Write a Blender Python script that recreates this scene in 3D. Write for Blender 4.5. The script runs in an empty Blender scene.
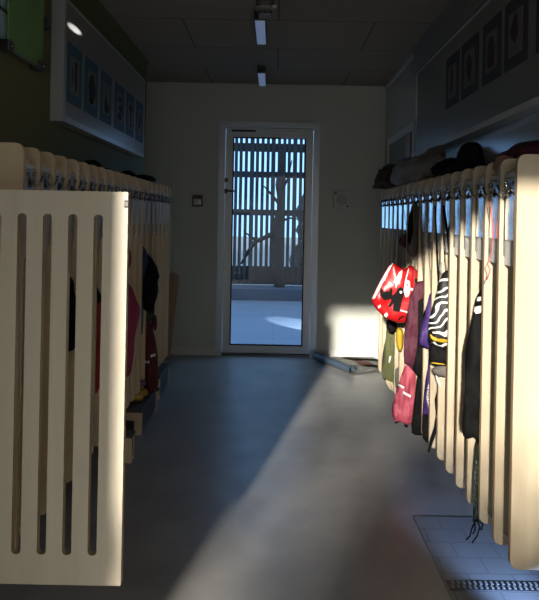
import bpy, bmesh, math, random
from mathutils import Vector, Matrix, noise
from mathutils.geometry import delaunay_2d_cdt
random.seed(7)
C = bpy.context.scene.collection
PI = math.pi
F = 580.0
CX, CY = 275.0, 217.0
ROLL = math.radians(1.1)
CAMZ = 1.28

def at(x, y, Y):
    """where the sight line through photo point (x, y) meets the plane at distance Y"""
    du, dv = x - CX, y - CY
    c, s = math.cos(ROLL), math.sin(ROLL)
    return Vector(((du*c + dv*s)*Y/F, Y, CAMZ - (-du*s + dv*c)*Y/F))

# ------------------------------------------------------------------ materials
MATS = {}
def new_mat(name):
    m = bpy.data.materials.new(name); m.use_nodes = True
    nt = m.node_tree
    return m, nt, nt.nodes['Principled BSDF']

def srgb(r, g, b):
    def f(v):
        v /= 255.0
        return v/12.92 if v <= .04045 else ((v+.055)/1.055)**2.4
    return (f(r), f(g), f(b), 1)

def simple(name, col, rough=.6, metal=0, spec=.5, var=.12, scale=30, bump=0, bscale=None, sheen=0):
    """base colour gently varied by noise, optional bump"""
    m, nt, b = new_mat(name)
    tc = nt.nodes.new('ShaderNodeTexCoord'); n = nt.nodes.new('ShaderNodeTexNoise')
    n.inputs['Scale'].default_value = scale; n.inputs['Detail'].default_value = 4
    nt.links.new(tc.outputs['Object'], n.inputs['Vector'])
    mx = nt.nodes.new('ShaderNodeMix'); mx.data_type = 'RGBA'
    mx.inputs['A'].default_value = [max(0, v*(1-var)) for v in col[:3]] + [1]
    mx.inputs['B'].default_value = [min(1, v*(1+var)) for v in col[:3]] + [1]
    nt.links.new(n.outputs['Fac'], mx.inputs['Factor'])
    nt.links.new(mx.outputs['Result'], b.inputs['Base Color'])
    b.inputs['Roughness'].default_value = rough; b.inputs['Metallic'].default_value = metal
    b.inputs['Specular IOR Level'].default_value = spec
    if sheen: b.inputs['Sheen Weight'].default_value = sheen
    if bump:
        n2 = nt.nodes.new('ShaderNodeTexNoise'); n2.inputs['Scale'].default_value = bscale or scale*4
        n2.inputs['Detail'].default_value = 6
        nt.links.new(tc.outputs['Object'], n2.inputs['Vector'])
        bp = nt.nodes.new('ShaderNodeBump'); bp.inputs['Strength'].default_value = bump
        bp.inputs['Distance'].default_value = .01
        nt.links.new(n2.outputs['Fac'], bp.inputs['Height']); nt.links.new(bp.outputs['Normal'], b.inputs['Normal'])
    MATS[name] = m
    return m

def wood(name, c1, c2, rough=.45, stretch=(14, 14, 1.1)):
    m, nt, b = new_mat(name)
    tc = nt.nodes.new('ShaderNodeTexCoord'); mp = nt.nodes.new('ShaderNodeMapping')
    mp.inputs['Scale'].default_value = stretch
    nt.links.new(tc.outputs['Object'], mp.inputs['Vector'])
    n = nt.nodes.new('ShaderNodeTexNoise'); n.inputs['Scale'].default_value = 1.0
    n.inputs['Detail'].default_value = 7; n.inputs['Distortion'].default_value = .9
    nt.links.new(mp.outputs['Vector'], n.inputs['Vector'])
    w = nt.nodes.new('ShaderNodeTexNoise'); w.inputs['Scale'].default_value = 9; w.inputs['Detail'].default_value = 5
    nt.links.new(mp.outputs['Vector'], w.inputs['Vector'])
    ad = nt.nodes.new('ShaderNodeMath'); ad.operation = 'MULTIPLY_ADD'; ad.inputs[1].default_value = .35
    nt.links.new(w.outputs['Fac'], ad.inputs[0]); nt.links.new(n.outputs['Fac'], ad.inputs[2])
    r = nt.nodes.new('ShaderNodeValToRGB')
    r.color_ramp.elements[0].position = .45; r.color_ramp.elements[0].color = c2
    r.color_ramp.elements[1].position = .9; r.color_ramp.elements[1].color = c1
    nt.links.new(ad.outputs[0], r.inputs['Fac']); nt.links.new(r.outputs['Color'], b.inputs['Base Color'])
    b.inputs['Roughness'].default_value = rough
    MATS[name] = m
    return m

def emis(name, col, strength, var=.3, scale=80):
    m, nt, b = new_mat(name)
    tc = nt.nodes.new('ShaderNodeTexCoord'); n = nt.nodes.new('ShaderNodeTexNoise'); n.inputs['Scale'].default_value = scale
    nt.links.new(tc.outputs['Object'], n.inputs['Vector'])
    mr = nt.nodes.new('ShaderNodeMapRange'); mr.inputs['To Min'].default_value = strength*(1-var); mr.inputs['To Max'].default_value = strength*(1+var)
    nt.links.new(n.outputs['Fac'], mr.inputs['Value'])
    b.inputs['Base Color'].default_value = (.6, .65, .7, 1)
    b.inputs['Emission Color'].default_value = col
    nt.links.new(mr.outputs['Result'], b.inputs['Emission Strength'])
    MATS[name] = m
    return m

def thin_glass(name, tint, refl, rough=.02):
    """single sheet of glass: see-through, tinted, mirroring more at a slant"""
    m = bpy.data.materials.new(name); m.use_nodes = True
    nt = m.node_tree; nt.nodes.clear()
    out = nt.nodes.new('ShaderNodeOutputMaterial'); mix = nt.nodes.new('ShaderNodeMixShader')
    tr = nt.nodes.new('ShaderNodeBsdfTransparent'); gl = nt.nodes.new('ShaderNodeBsdfGlossy')
    tr.inputs['Color'].default_value = tint; gl.inputs['Roughness'].default_value = rough
    fr = nt.nodes.new('ShaderNodeLayerWeight'); fr.inputs['Blend'].default_value = .5
    mr = nt.nodes.new('ShaderNodeMapRange'); mr.inputs['To Min'].default_value = refl; mr.inputs['To Max'].default_value = .9
    pw = nt.nodes.new('ShaderNodeMath'); pw.operation = 'POWER'; pw.inputs[1].default_value = 3
    nt.links.new(fr.outputs['Facing'], pw.inputs[0]); nt.links.new(pw.outputs[0], mr.inputs['Value'])
    nt.links.new(mr.outputs['Result'], mix.inputs['Fac'])
    nt.links.new(tr.outputs[0], mix.inputs[1]); nt.links.new(gl.outputs[0], mix.inputs[2])
    nt.links.new(mix.outputs[0], out.inputs['Surface'])
    MATS[name] = m
    return m

def board_ceiling():
    m, nt, b = new_mat('wood_wool_ceiling')
    tc = nt.nodes.new('ShaderNodeTexCoord')
    br = nt.nodes.new('ShaderNodeTexBrick'); br.offset = .5
    br.inputs['Scale'].default_value = 1; br.inputs['Brick Width'].default_value = 1.2; br.inputs['Row Height'].default_value = .6
    br.inputs['Mortar Size'].default_value = .004
    br.inputs['Color1'].default_value = (.40, .35, .30, 1); br.inputs['Color2'].default_value = (.43, .38, .325, 1)
    br.inputs['Mortar'].default_value = (.10, .09, .08, 1)
    nt.links.new(tc.outputs['Object'], br.inputs['Vector'])
    n = nt.nodes.new('ShaderNodeTexNoise'); n.inputs['Scale'].default_value = 160; n.inputs['Detail'].default_value = 5
    nt.links.new(tc.outputs['Object'], n.inputs['Vector'])
    mx = nt.nodes.new('ShaderNodeMix'); mx.data_type = 'RGBA'; mx.blend_type = 'MULTIPLY'; mx.inputs['Factor'].default_value = .7
    nt.links.new(br.outputs['Color'], mx.inputs['A']); nt.links.new(n.outputs['Fac'], mx.inputs['B'])
    nt.links.new(mx.outputs['Result'], b.inputs['Base Color'])
    b.inputs['Roughness'].default_value = .95
    bp = nt.nodes.new('ShaderNodeBump'); bp.inputs['Strength'].default_value = .5; bp.inputs['Distance'].default_value = .01
    nt.links.new(n.outputs['Fac'], bp.inputs['Height']); nt.links.new(bp.outputs['Normal'], b.inputs['Normal'])
    return m

def lino_floor():
    m, nt, b = new_mat('grey_linoleum')
    tc = nt.nodes.new('ShaderNodeTexCoord')
    n = nt.nodes.new('ShaderNodeTexNoise'); n.inputs['Scale'].default_value = 3.5; n.inputs['Detail'].default_value = 8
    nt.links.new(tc.outputs['Object'], n.inputs['Vector'])
    r = nt.nodes.new('ShaderNodeValToRGB')
    r.color_ramp.elements[0].position = .3; r.color_ramp.elements[0].color = (.235, .232, .228, 1)
    r.color_ramp.elements[1].position = .75; r.color_ramp.elements[1].color = (.33, .326, .321, 1)
    nt.links.new(n.outputs['Fac'], r.inputs['Fac'])
    nt.links.new(r.outputs['Color'], b.inputs['Base Color'])
    n2 = nt.nodes.new('ShaderNodeTexNoise'); n2.inputs['Scale'].default_value = 6; n2.inputs['Detail'].default_value = 6
    nt.links.new(tc.outputs['Object'], n2.inputs['Vector'])
    mr = nt.nodes.new('ShaderNodeMapRange'); mr.inputs['To Min'].default_value = .27; mr.inputs['To Max'].default_value = .45
    nt.links.new(n2.outputs['Fac'], mr.inputs['Value']); nt.links.new(mr.outputs['Result'], b.inputs['Roughness'])
    b.inputs['Specular IOR Level'].default_value = .5
    return m

def reflected_deck_mat():
    m, nt, b = new_mat('reflected_deck_tiles')
    tc = nt.nodes.new('ShaderNodeTexCoord')
    br = nt.nodes.new('ShaderNodeTexBrick'); br.offset = .5
    br.inputs['Scale'].default_value = 1; br.inputs['Brick Width'].default_value = .16; br.inputs['Row Height'].default_value = .10
    br.inputs['Mortar Size'].default_value = .002
    br.inputs['Color1'].default_value = (.19, .195, .20, 1); br.inputs['Color2'].default_value = (.21, .215, .225, 1)
    br.inputs['Mortar'].default_value = (.12, .12, .125, 1)
    nt.links.new(tc.outputs['Object'], br.inputs['Vector']); nt.links.new(br.outputs['Color'], b.inputs['Base Color'])
    b.inputs['Roughness'].default_value = .45
    return m

def deck_mat():
    m, nt, b = new_mat('weathered_decking')
    tc = nt.nodes.new('ShaderNodeTexCoord')
    br = nt.nodes.new('ShaderNodeTexBrick'); br.offset = .35
    br.inputs['Scale'].default_value = 1; br.inputs['Brick Width'].default_value = 2.2; br.inputs['Row Height'].default_value = .12
    br.inputs['Mortar Size'].default_value = .006
    br.inputs['Color1'].default_value = (.23, .27, .34, 1); br.inputs['Color2'].default_value = (.205, .245, .31, 1)
    br.inputs['Mortar'].default_value = (.15, .18, .22, 1)
    nt.links.new(tc.outputs['Object'], br.inputs['Vector']); nt.links.new(br.outputs['Color'], b.inputs['Base Color'])
    b.inputs['Roughness'].default_value = .7
    return m

def stripes(name, c1, c2, scale, rot, dist=3, thr=.55, rough=.6):
    m, nt, b = new_mat(name)
    tc = nt.nodes.new('ShaderNodeTexCoord'); mp = nt.nodes.new('ShaderNodeMapping'); mp.inputs['Rotation'].default_value = rot
    nt.links.new(tc.outputs['Object'], mp.inputs['Vector'])
    w = nt.nodes.new('ShaderNodeTexWave'); w.inputs['Scale'].default_value = scale; w.inputs['Distortion'].default_value = dist
    w.inputs['Detail'].default_value = 1; w.inputs['Detail Scale'].default_value = 1.2; w.bands_direction = 'Z'
    nt.links.new(mp.outputs['Vector'], w.inputs['Vector'])
    r = nt.nodes.new('ShaderNodeValToRGB'); r.color_ramp.interpolation = 'CONSTANT'
    r.color_ramp.elements[0].color = c1; r.color_ramp.elements[1].position = thr; r.color_ramp.elements[1].color = c2
    nt.links.new(w.outputs['Fac'], r.inputs['Fac']); nt.links.new(r.outputs['Color'], b.inputs['Base Color'])
    b.inputs['Roughness'].default_value = rough
    MATS[name] = m
    return m

M = MATS
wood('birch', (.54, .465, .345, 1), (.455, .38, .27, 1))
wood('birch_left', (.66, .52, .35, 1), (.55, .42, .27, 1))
wood('birch_edge', (.50, .36, .20, 1), (.36, .25, .14, 1), stretch=(90, 90, 2))
wood('gate_ply', (.62, .56, .46, 1), (.55, .49, .39, 1), rough=.5)
wood('gate_edge', (.42, .30, .18, 1), (.30, .21, .12, 1), stretch=(90, 90, 2))
wood('old_plank', (.36, .22, .13, 1), (.28, .17, .10, 1))
wood('fence_wood', (.045, .05, .06, 1), (.03, .033, .04, 1))
simple('wall_grey', (.47, .49, .45, 1), .7, var=.03, scale=6)
simple('wall_olive', (.12, .125, .05, 1), .75, var=.04, scale=6)
simple('wall_white', (.40, .41, .41, 1), .18, spec=.9, var=.03, scale=8)
simple('bulkhead', (.22, .22, .22, 1), .6, var=.03)
simple('board_white', (.19, .19, .19, 1), .28, var=.02, scale=4)
simple('board_frame', (.34, .35, .36, 1), .3, var=.02)
simple('board_frame_pale', (.55, .57, .60, 1), .15, spec=.9, var=.02)
simple('panel_grey', (.50, .51, .52, 1), .4, var=.03)
simple('white_trim', (.55, .56, .54, 1), .45, var=.03)
simple('alu', (.50, .52, .52, 1), .38, metal=.25, var=.03)
simple('casing', (.50, .55, .60, 1), .3, metal=.2, var=.03)
simple('steel', (.55, .55, .55, 1), .25, metal=1, var=.05)
simple('hook_steel', (.22, .22, .23, 1), .25, metal=1, var=.05)
simple('dark_steel', (.08, .08, .085, 1), .35, metal=.8, var=.05)
simple('black_gap', (.008, .008, .008, 1), .8, var=.02)
simple('door_pane_dark', (.12, .125, .11, 1), .3, var=.04)
simple('rubber', (.012, .012, .013, 1), .6, var=.1)
simple('mat_grey', (.36, .37, .34, 1), .8, var=.25, scale=60, bump=.3)
simple('mat_red', (.20, .10, .09, 1), .85, var=.25, scale=40)
simple('mat_roll_reflection', (.10, .14, .19, 1), .35, var=.1)  # blue reflection painted into the mat's rolled edge
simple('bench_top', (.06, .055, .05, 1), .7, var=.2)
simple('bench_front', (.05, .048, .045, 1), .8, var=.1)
simple('mat_blue', (.035, .10, .17, 1), .7, var=.06)
simple('mat_charcoal', (.05, .052, .055, 1), .75, var=.06)
simple('paper', (.17, .17, .17, 1), .8, var=.06)
simple('ink', (.02, .018, .02, 1), .8, var=.1)
simple('ink_red', (.05, .028, .032, 1), .8, var=.5, scale=30)
simple('art_grey', (.17, .155, .155, 1), .8, var=.35, scale=18)
simple('alarm_red', (.10, .02, .018, 1), .4, var=.05)
simple('sign_white', (.72, .74, .74, 1), .3, var=.02)
simple('plastic_white', (.48, .48, .46, 1), .5, var=.02)
simple('plastic_grille', (.36, .36, .345, 1), .6, var=.05)
simple('lamp_body', (.10, .095, .09, 1), .5, var=.05)
simple('black_cloth', (.0045, .0045, .005, 1), .8, spec=.15, var=.3, bump=.3, scale=14)
simple('grey_cloth', (.12, .11, .10, 1), .9, var=.25, bump=.4, scale=14)
simple('brown_cloth', (.045, .036, .03, 1), .9, var=.3, bump=.4, scale=14)
simple('light_grey_cloth', (.20, .185, .175, 1), .9, var=.2, bump=.3, scale=14)
simple('navy_cloth', (.02, .035, .10, 1), .8, var=.25, bump=.3, scale=14)
simple('blue_cloth', (.03, .06, .17, 1), .8, var=.2)
simple('green_cloth', (.02, .04, .02, 1), .85, var=.3)
simple('olive_cloth', (.085, .095, .034, 1), .8, var=.18, bump=.3, scale=18)
simple('yellow_cloth', (.42, .28, .012, 1), .6, var=.1)
simple('yellow_rubber', (.40, .24, .02, 1), .4, var=.1)
simple('pink_cloth', (.36, .055, .09, 1), .6, var=.12, bump=.3, scale=16)
simple('magenta_cloth', (.24, .018, .07, 1), .7, var=.15, bump=.2, scale=14)
simple('maroon_cloth', (.068, .009, .024, 1), .75, var=.2, bump=.3, scale=16)
simple('dark_red_cloth', (.085, .008, .010, 1), .75, var=.2, bump=.3, scale=16)
simple('red_cloth', (.25, .012, .016, 1), .7, var=.15)
simple('purple_cloth', (.042, .016, .125, 1), .65, var=.15, bump=.3, scale=16)
simple('red_bag', (.40, .006, .009, 1), .33, var=.1, bump=.25, scale=9, bscale=22)
simple('bag_white', (.80, .78, .76, 1), .35, var=.03)
simple('bag_black', (.005, .005, .005, 1), .7, spec=.15, var=.05)
simple('reflective', (.85, .85, .83, 1), .35, var=.03)
simple('cream_yarn', (.58, .50, .33, 1), .85, var=.2, scale=120)
simple('pink_string', (.55, .10, .12, 1), .8, var=.2, scale=200)
simple('rose_glove', (.28, .15, .14, 1), .85, var=.2)
simple('lilac', (.16, .09, .17, 1), .7, var=.15)
simple('teal_strap', (.03, .055, .05, 1), .6, var=.15)
simple('strap_print', (.22, .34, .28, 1), .6, var=.1)
simple('bark', (.03, .032, .035, 1), .9, var=.3, bump=.5)
simple('hedge_leaf', (.018, .035, .022, 1), .8, var=.5, scale=12)
simple('step_concrete', (.10, .13, .18, 1), .8, var=.1)
simple('outer_wall', (.35, .35, .35, 1), .9, var=.05)
simple('ground_mat', (.30, .30, .28, 1), .9, var=.15)
simple('sticker_grey', (.16, .17, .165, 1), .4, var=.05)
simple('sticker_pale', (.66, .63, .55, 1), .4, var=.04)
stripes('zebra', (.008, .008, .009, 1), (.75, .75, .73, 1), 9, (.25, .45, .2), dist=9, thr=.80)
stripes('speckle', (.05, .03, .08, 1), (.75, .75, .75, 1), 40, (.4, .3, .2), dist=14, thr=.5)
emis('diffuser', (.32, .47, .85, 1), .20, var=.35, scale=160)  # faint blue emission stands in for sky reflected in the lamps
thin_glass('door_glass', (.62, .80, 1.0, 1), .03)
simple('green_glass', (.22, .42, .14, 1), .08, var=.1); M['green_glass'].node_tree.nodes['Principled BSDF'].inputs['Alpha'].default_value = .7
thin_glass('pocket_plastic', (.93, .94, .95, 1), .30, rough=.12)
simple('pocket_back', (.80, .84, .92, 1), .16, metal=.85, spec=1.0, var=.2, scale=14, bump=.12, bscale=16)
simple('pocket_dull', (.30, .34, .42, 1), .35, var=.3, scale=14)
simple('panel_sheen', (.42, .45, .49, 1), .22, spec=.9, var=.03)
simple('reflection_blue', (.5, .65, .8, 1), .2, var=.1)  # pale blue of a mirrored window, put into the base colour
CEIL = board_ceiling(); FLOOR = lino_floor(); TILE = reflected_deck_mat(); DECK = deck_mat()

# ------------------------------------------------------------------ helpers
def link(name, bm, mats, parent=None, smooth=False, normals=True):
    if normals: bmesh.ops.recalc_face_normals(bm, faces=bm.faces)
    me = bpy.data.meshes.new(name); bm.to_mesh(me); bm.free()
    if not isinstance(mats, (list, tuple)): mats = [mats]
    for m in mats: me.materials.append(M[m] if isinstance(m, str) else m)
    if smooth:
        for p in me.polygons: p.use_smooth = True
    o = bpy.data.objects.new(name, me); C.objects.link(o)
    if parent is not None: o.parent = parent; 
    return o

def origin(o, p):
    """move an unparented mesh's origin to p without moving the mesh"""
    p = Vector(p); o.data.transform(Matrix.Translation(-p)); o.location = p
    return o

def tag(o, label, cat, group=None):
    o['label'] = label; o['category'] = cat
    if group: o['group'] = group
    return o

def struct(o):
    o['kind'] = 'structure'; return o

def thing(name, label, cat, loc=(0, 0, 0), group=None):
    o = bpy.data.objects.new(name, None); C.objects.link(o); o.location = loc; o.empty_display_size = .05
    return tag(o, label, cat, group)

def part(name, bm, mats, t, smooth=False, normals=True):
    """bm is in world space; stored relative to its thing"""
    w = Vector(t.location)
    p = t.parent
    while p is not None: w += Vector(p.location); p = p.parent
    bm.transform(Matrix.Translation(-w))
    return link(name, bm, mats, t, smooth, normals)

def box(bm, x0, x1, y0, y1, z0, z1, mi=0):
    v = [bm.verts.new(c) for c in ((x0,y0,z0),(x1,y0,z0),(x1,y1,z0),(x0,y1,z0),(x0,y0,z1),(x1,y0,z1),(x1,y1,z1),(x0,y1,z1))]
    for f in ((0,3,2,1),(4,5,6,7),(0,1,5,4),(1,2,6,5),(2,3,7,6),(3,0,4,7)):
        bm.faces.new([v[i] for i in f]).material_index = mi
    return v

def bx(x0, x1, y0, y1, z0, z1, bevel=0):
    bm = bmesh.new(); box(bm, x0, x1, y0, y1, z0, z1)
    if bevel: bmesh.ops.bevel(bm, geom=bm.edges[:], offset=bevel, segments=2, profile=.6, affect='EDGES')
    return bm

def tube(bm, pts, r, seg=8, mi=0):
    pts = [Vector(p) for p in pts]; rings = []
    up = Vector((.13, .31, .94)).normalized()
    for i, p in enumerate(pts):
        d = (pts[min(i+1, len(pts)-1)] - pts[max(i-1, 0)]).normalized()
        a = d.cross(up)
        if a.length < .05: a = d.cross(Vector((1, 0, 0)))
        a.normalize(); b = d.cross(a)
        rr = r[i] if isinstance(r, (list, tuple)) else r
        rings.append([bm.verts.new(p + a*math.cos(t)*rr + b*math.sin(t)*rr) for t in [2*PI*k/seg for k in range(seg)]])
    for i in range(len(rings)-1):
        for k in range(seg):
            f = bm.faces.new((rings[i][k], rings[i][(k+1) % seg], rings[i+1][(k+1) % seg], rings[i+1][k])); f.material_index = mi; f.smooth = True
    bm.faces.new(rings[0][::-1]).material_index = mi; bm.faces.new(rings[-1]).material_index = mi

def rounded(pts, radii, seg=6):
    """round the corners of a polygon"""
    out = []; n = len(pts)
    for i, p in enumerate(pts):
        r = radii[i]
        if r <= 0: out.append(tuple(p)); continue
        p = Vector(p); a = Vector(pts[i-1]); b = Vector(pts[(i+1) % n])
        da, db = (a-p).normalized(), (b-p).normalized()
        ang = da.angle(db); t = r/math.tan(ang/2)
        s = p+da*t; e = p+db*t; c = p+(da+db).normalized()*(r/math.sin(ang/2))
        a0 = math.atan2((s-c).y, (s-c).x); a1 = math.atan2((e-c).y, (e-c).x); d = a1-a0
        while d > PI: d -= 2*PI
        while d < -PI: d += 2*PI
        for k in range(seg+1):
            th = a0+d*k/seg; out.append((c.x+r*math.cos(th), c.y+r*math.sin(th)))
    return out

def prism(bm, outer, place, t, holes=(), edge_mi=1, face_mi=0):
    """flat board: 2-D outline with holes, thickness t along w; place(u, v, w) gives the point"""
    vs, es, loops = [], [], []
    for lp in [outer]+list(holes):
        k = len(vs); vs += [Vector(p) for p in lp]; n = len(lp)
        es += [(k+i, k+(i+1) % n) for i in range(n)]; loops.append(n)
    V, E, T, ov, oe, of = delaunay_2d_cdt(vs, es, [], 2, 1e-6)
    def inside(p, poly):
        c = False; j = len(poly)-1
        for i in range(len(poly)):
            if (poly[i][1] > p.y) != (poly[j][1] > p.y) and p.x < (poly[j][0]-poly[i][0])*(p.y-poly[i][1])/(poly[j][1]-poly[i][1])+poly[i][0]: c = not c
            j = i
        return c
    A = [bm.verts.new(place(p.x, p.y, 0)) for p in V]; B = [bm.verts.new(place(p.x, p.y, t)) for p in V]
    cnt = {}
    for f in T:
        c = sum((V[i] for i in f), Vector((0, 0)))/len(f)
        if not inside(c, outer) or any(inside(c, h) for h in holes): continue
        bm.faces.new([A[i] for i in f]).material_index = face_mi
        bm.faces.new([B[i] for i in f][::-1]).material_index = face_mi
        for a, b in zip(f, list(f[1:])+[f[0]]):
            cnt.setdefault(frozenset((a, b)), []).append((a, b))
    for k, l in cnt.items():
        if len(l) == 1:
            a, b = l[0]; bm.faces.new((A[b], A[a], B[a], B[b])).material_index = edge_mi
    bmesh.ops.delete(bm, geom=[v for v in bm.verts if not v.link_faces], context='VERTS')
    return inside

def in_poly(x, y, poly):
    c = False; j = len(poly)-1
    for i in range(len(poly)):
        if (poly[i][1] > y) != (poly[j][1] > y) and x < (poly[j][0]-poly[i][0])*(y-poly[i][1])/(poly[j][1]-poly[i][1])+poly[i][0]: c = not c
        j = i
    return c

def smooth_poly(pts, n=1):
    for _ in range(n):
        q = []
        for i in range(len(pts)):
            a, b = Vector(pts[i]), Vector(pts[(i+1) % len(pts)])
            q += [tuple(a*.75+b*.25), tuple(a*.25+b*.75)]
        pts = q
    return pts

def cloth_bm(outline, thick, step=.012, prints=(), folds=.0075, freq=190, seed=0, soft=1):
    """stuffed, folded fabric; outline and prints in (x, z) metres; returns bm centred on y = 0"""
    rnd = random.Random(seed)
    out = smooth_poly(outline, soft)
    vs = [Vector(p) for p in out]; n = len(vs)
    es = [(i, (i+1) % n) for i in range(n)]
    for poly, mi in prints:
        k = len(vs); vs += [Vector(p) for p in poly]; es += [(k+i, k+(i+1) % len(poly)) for i in range(len(poly))]
    xs = [p[0] for p in out]; zs = [p[1] for p in out]
    def edge_d(p):
        d = 9
        for i in range(n):
            a = Vector(out[i]); b = Vector(out[(i+1) % n]); ab = b-a
            t = max(0, min(1, (p-a).dot(ab)/max(ab.length_squared, 1e-12))); d = min(d, (a+ab*t-p).length)
        return d
    x = min(xs)
    while x < max(xs):
        z = min(zs)
        while z < max(zs):
            p = Vector((x+rnd.uniform(-.2, .2)*step, z+rnd.uniform(-.2, .2)*step))
            if in_poly(p.x, p.y, out) and edge_d(p) > step*.45: vs.append(p)
            z += step
        x += step
    V, E, T, ov, oe, of = delaunay_2d_cdt(vs, es, [], 0, 1e-5)
    dist = [edge_d(p) for p in V]; R = max(thick*1.3, 1e-4)
    bm = bmesh.new()
    ph = rnd.uniform(0, 6)
    def fold(p):
        return folds*(math.sin(freq*p.x+9*p.y+ph) + .7*math.sin(freq*.55*p.x-38*p.y+2*ph)) + folds*1.6*noise.noise((p.x*14+seed, p.y*14, ph))
    A, B = [], []
    for p, d in zip(V, dist):
        k = min(1, d/R); h = thick*.5*math.sqrt(max(0, 1-(1-k)**2)); s = fold(p)
        a = bm.verts.new((p.x, -h+s, p.y))
        A.append(a); B.append(a if d < 1e-5 else bm.verts.new((p.x, h+s*.6, p.y)))
    for f in T:
        c = sum((V[i] for i in f), Vector((0, 0)))/len(f)
        if not in_poly(c.x, c.y, out): continue
        mi = 0
        for poly, m_ in prints:
            if in_poly(c.x, c.y, poly): mi = m_
        for L in (A, B[::1]):
            q = [L[i] for i in f]
            if L is not A: q = q[::-1]
            try: bm.faces.new(q).material_index = mi
            except ValueError: pass
    bmesh.ops.delete(bm, geom=[v for v in bm.verts if not v.link_faces], context='VERTS')
    return bm

def px2(poly, Y):
    return [(at(x, y, Y).x, at(x, y, Y).z) for x, y in poly]

def cloth(name, label, cat, poly, Y, thick, mats, prints=(), group=None, parent=None, **kw):
    """a garment hanging in the slot at distance Y"""
    bm = cloth_bm(px2(poly, Y), thick, prints=[(px2(p, Y), mi) for p, mi in prints], **kw)
    bm.transform(Matrix.Translation((0, Y, 0)))
    if parent is not None: return part(name, bm, mats, parent, smooth=True)
    o = link(name, bm, mats, smooth=True)
    zs = [v.co.z for v in o.data.vertices]; top = max(o.data.vertices, key=lambda v: v.co.z).co.copy()
    origin(o, top); tag(o, label, cat, group)
    return o

def blob_bm(c, r, seed=0, amp=.18, freq=2.2, flat=None, sub=4):
    bm = bmesh.new(); bmesh.ops.create_icosphere(bm, subdivisions=sub, radius=1)
    for v in bm.verts:
        n = v.co.normalized()
        k = 1+amp*noise.noise(n*freq+Vector((seed*3.1, seed, 0)))+amp*.4*noise.noise(n*freq*2.7+Vector((seed, 5, 1)))+amp*.16*math.sin(14*n.x+9*n.y*2+seed)
        q = Vector((n.x*r[0]*k, n.y*r[1]*k, n.z*r[2]*k))
        if flat is not None and q.z < flat-c[2]: q.z = (flat-c[2])+ (q.z-(flat-c[2]))*.04
        v.co = q+Vector(c)
    return bm

def blob(name, label, cat, c, r, mat, group=None, parent=None, **kw):
    bm = blob_bm(c, r, **kw)
    if parent is not None: return part(name, bm, mat, parent, smooth=True)
    o = link(name, bm, mat, smooth=True); origin(o, c); tag(o, label, cat, group); return o

def lathe(bm, prof, c, seg=32, mi=0):
    rings = []
    for r, z in prof:
        if r < 1e-6: rings.append([bm.verts.new((c[0], c[1], c[2]+z))])
        else: rings.append([bm.verts.new((c[0]+r*math.cos(2*PI*k/seg), c[1]+r*math.sin(2*PI*k/seg), c[2]+z)) for k in range(seg)])
    for a, b in zip(rings, rings[1:]):
        for k in range(seg):
            q = [a[k % len(a)], a[(k+1) % len(a)], b[(k+1) % len(b)], b[k % len(b)]]
            u = []
            for v in q:
                if v not in u: u.append(v)
            if len(u) > 2: f = bm.faces.new(u); f.material_index = mi; f.smooth = True

# ------------------------------------------------------------------ setting
XL, XR, YB, YF, ZC = -1.04, 1.0, 5.33, -.6, 2.5
XREC, YREC = -1.28, 4.61
def S(name, bm, m): return struct(link(name, bm, m))
S('floor', bx(-1.6, 1.3, YF, YB+.06, -.1, 0), FLOOR)
bm = bx(-1.6, 1.3, YF-.1, YB+.1, ZC, ZC+.15); S('ceiling', bm, CEIL)
S('wall_left', bx(-1.6, XL, YF, YREC, 0, ZC), 'wall_olive')
S('wall_recess', bx(-1.6, XREC, YREC, YB, 0, ZC), 'wall_grey')
S('wall_right', bx(XR, 1.3, YF, YB, 0, ZC), 'wall_white')
# end wall with the door opening
def P3(x, y): return at(x, y, YB)
dl, dr, dt = at(217.5, 240, YB).x, at(318, 240, YB).x, at(268, 122, YB).z
bm = bmesh.new()
box(bm, -1.6, dl+.02, YB, YB+.2, 0, ZC); box(bm, dr-.02, 1.3, YB, YB+.2, 0, ZC); box(bm, dl+.02, dr-.02, YB, YB+.2, dt-.02, ZC)
S('wall_back', bm, 'wall_grey')
# wall behind the photographer with the entrance opening the sun comes through
bm = bmesh.new()
box(bm, -1.6, -.985, YF-.1, YF, 0, ZC); box(bm, .95, 1.3, YF-.1, YF, 0, ZC); box(bm, -.985, .95, YF-.1, YF, 2.085, ZC)
S('wall_front', bm, 'wall_grey')
bm = bmesh.new(); box(bm, XREC, dl-.001, YB-.012, YB, 0, .07); S('baseboard_back', bm, 'white_trim')
bm = bmesh.new(); box(bm, dr+.001, XR, YB-.012, YB, 0, .07); S('baseboard_right', bm, 'white_trim')
bm = bmesh.new(); box(bm, XL, XL+.012, YF, YREC, ZC-.03, ZC); S('trim_1', bm, 'wall_olive')
bm = bmesh.new(); box(bm, .955, XR, YF, 4.10, 2.30, ZC); S('trim_2', bm, 'bulkhead')
bm = bmesh.new(); box(bm, XR-.015, XR, 4.10, YB, ZC-.03, ZC); S('trim_3', bm, 'white_trim')
bm = bmesh.new(); box(bm, -.965, -.93, YB-.03, YB, .07, 1.62); S('trim_4', bm, 'wall_grey')
# reflected decking modelled as a tiled strip with drain, under the right rack
S('reflected_decking', bx(.62, XR, .6, 2.50, 0, .003), TILE)

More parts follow.
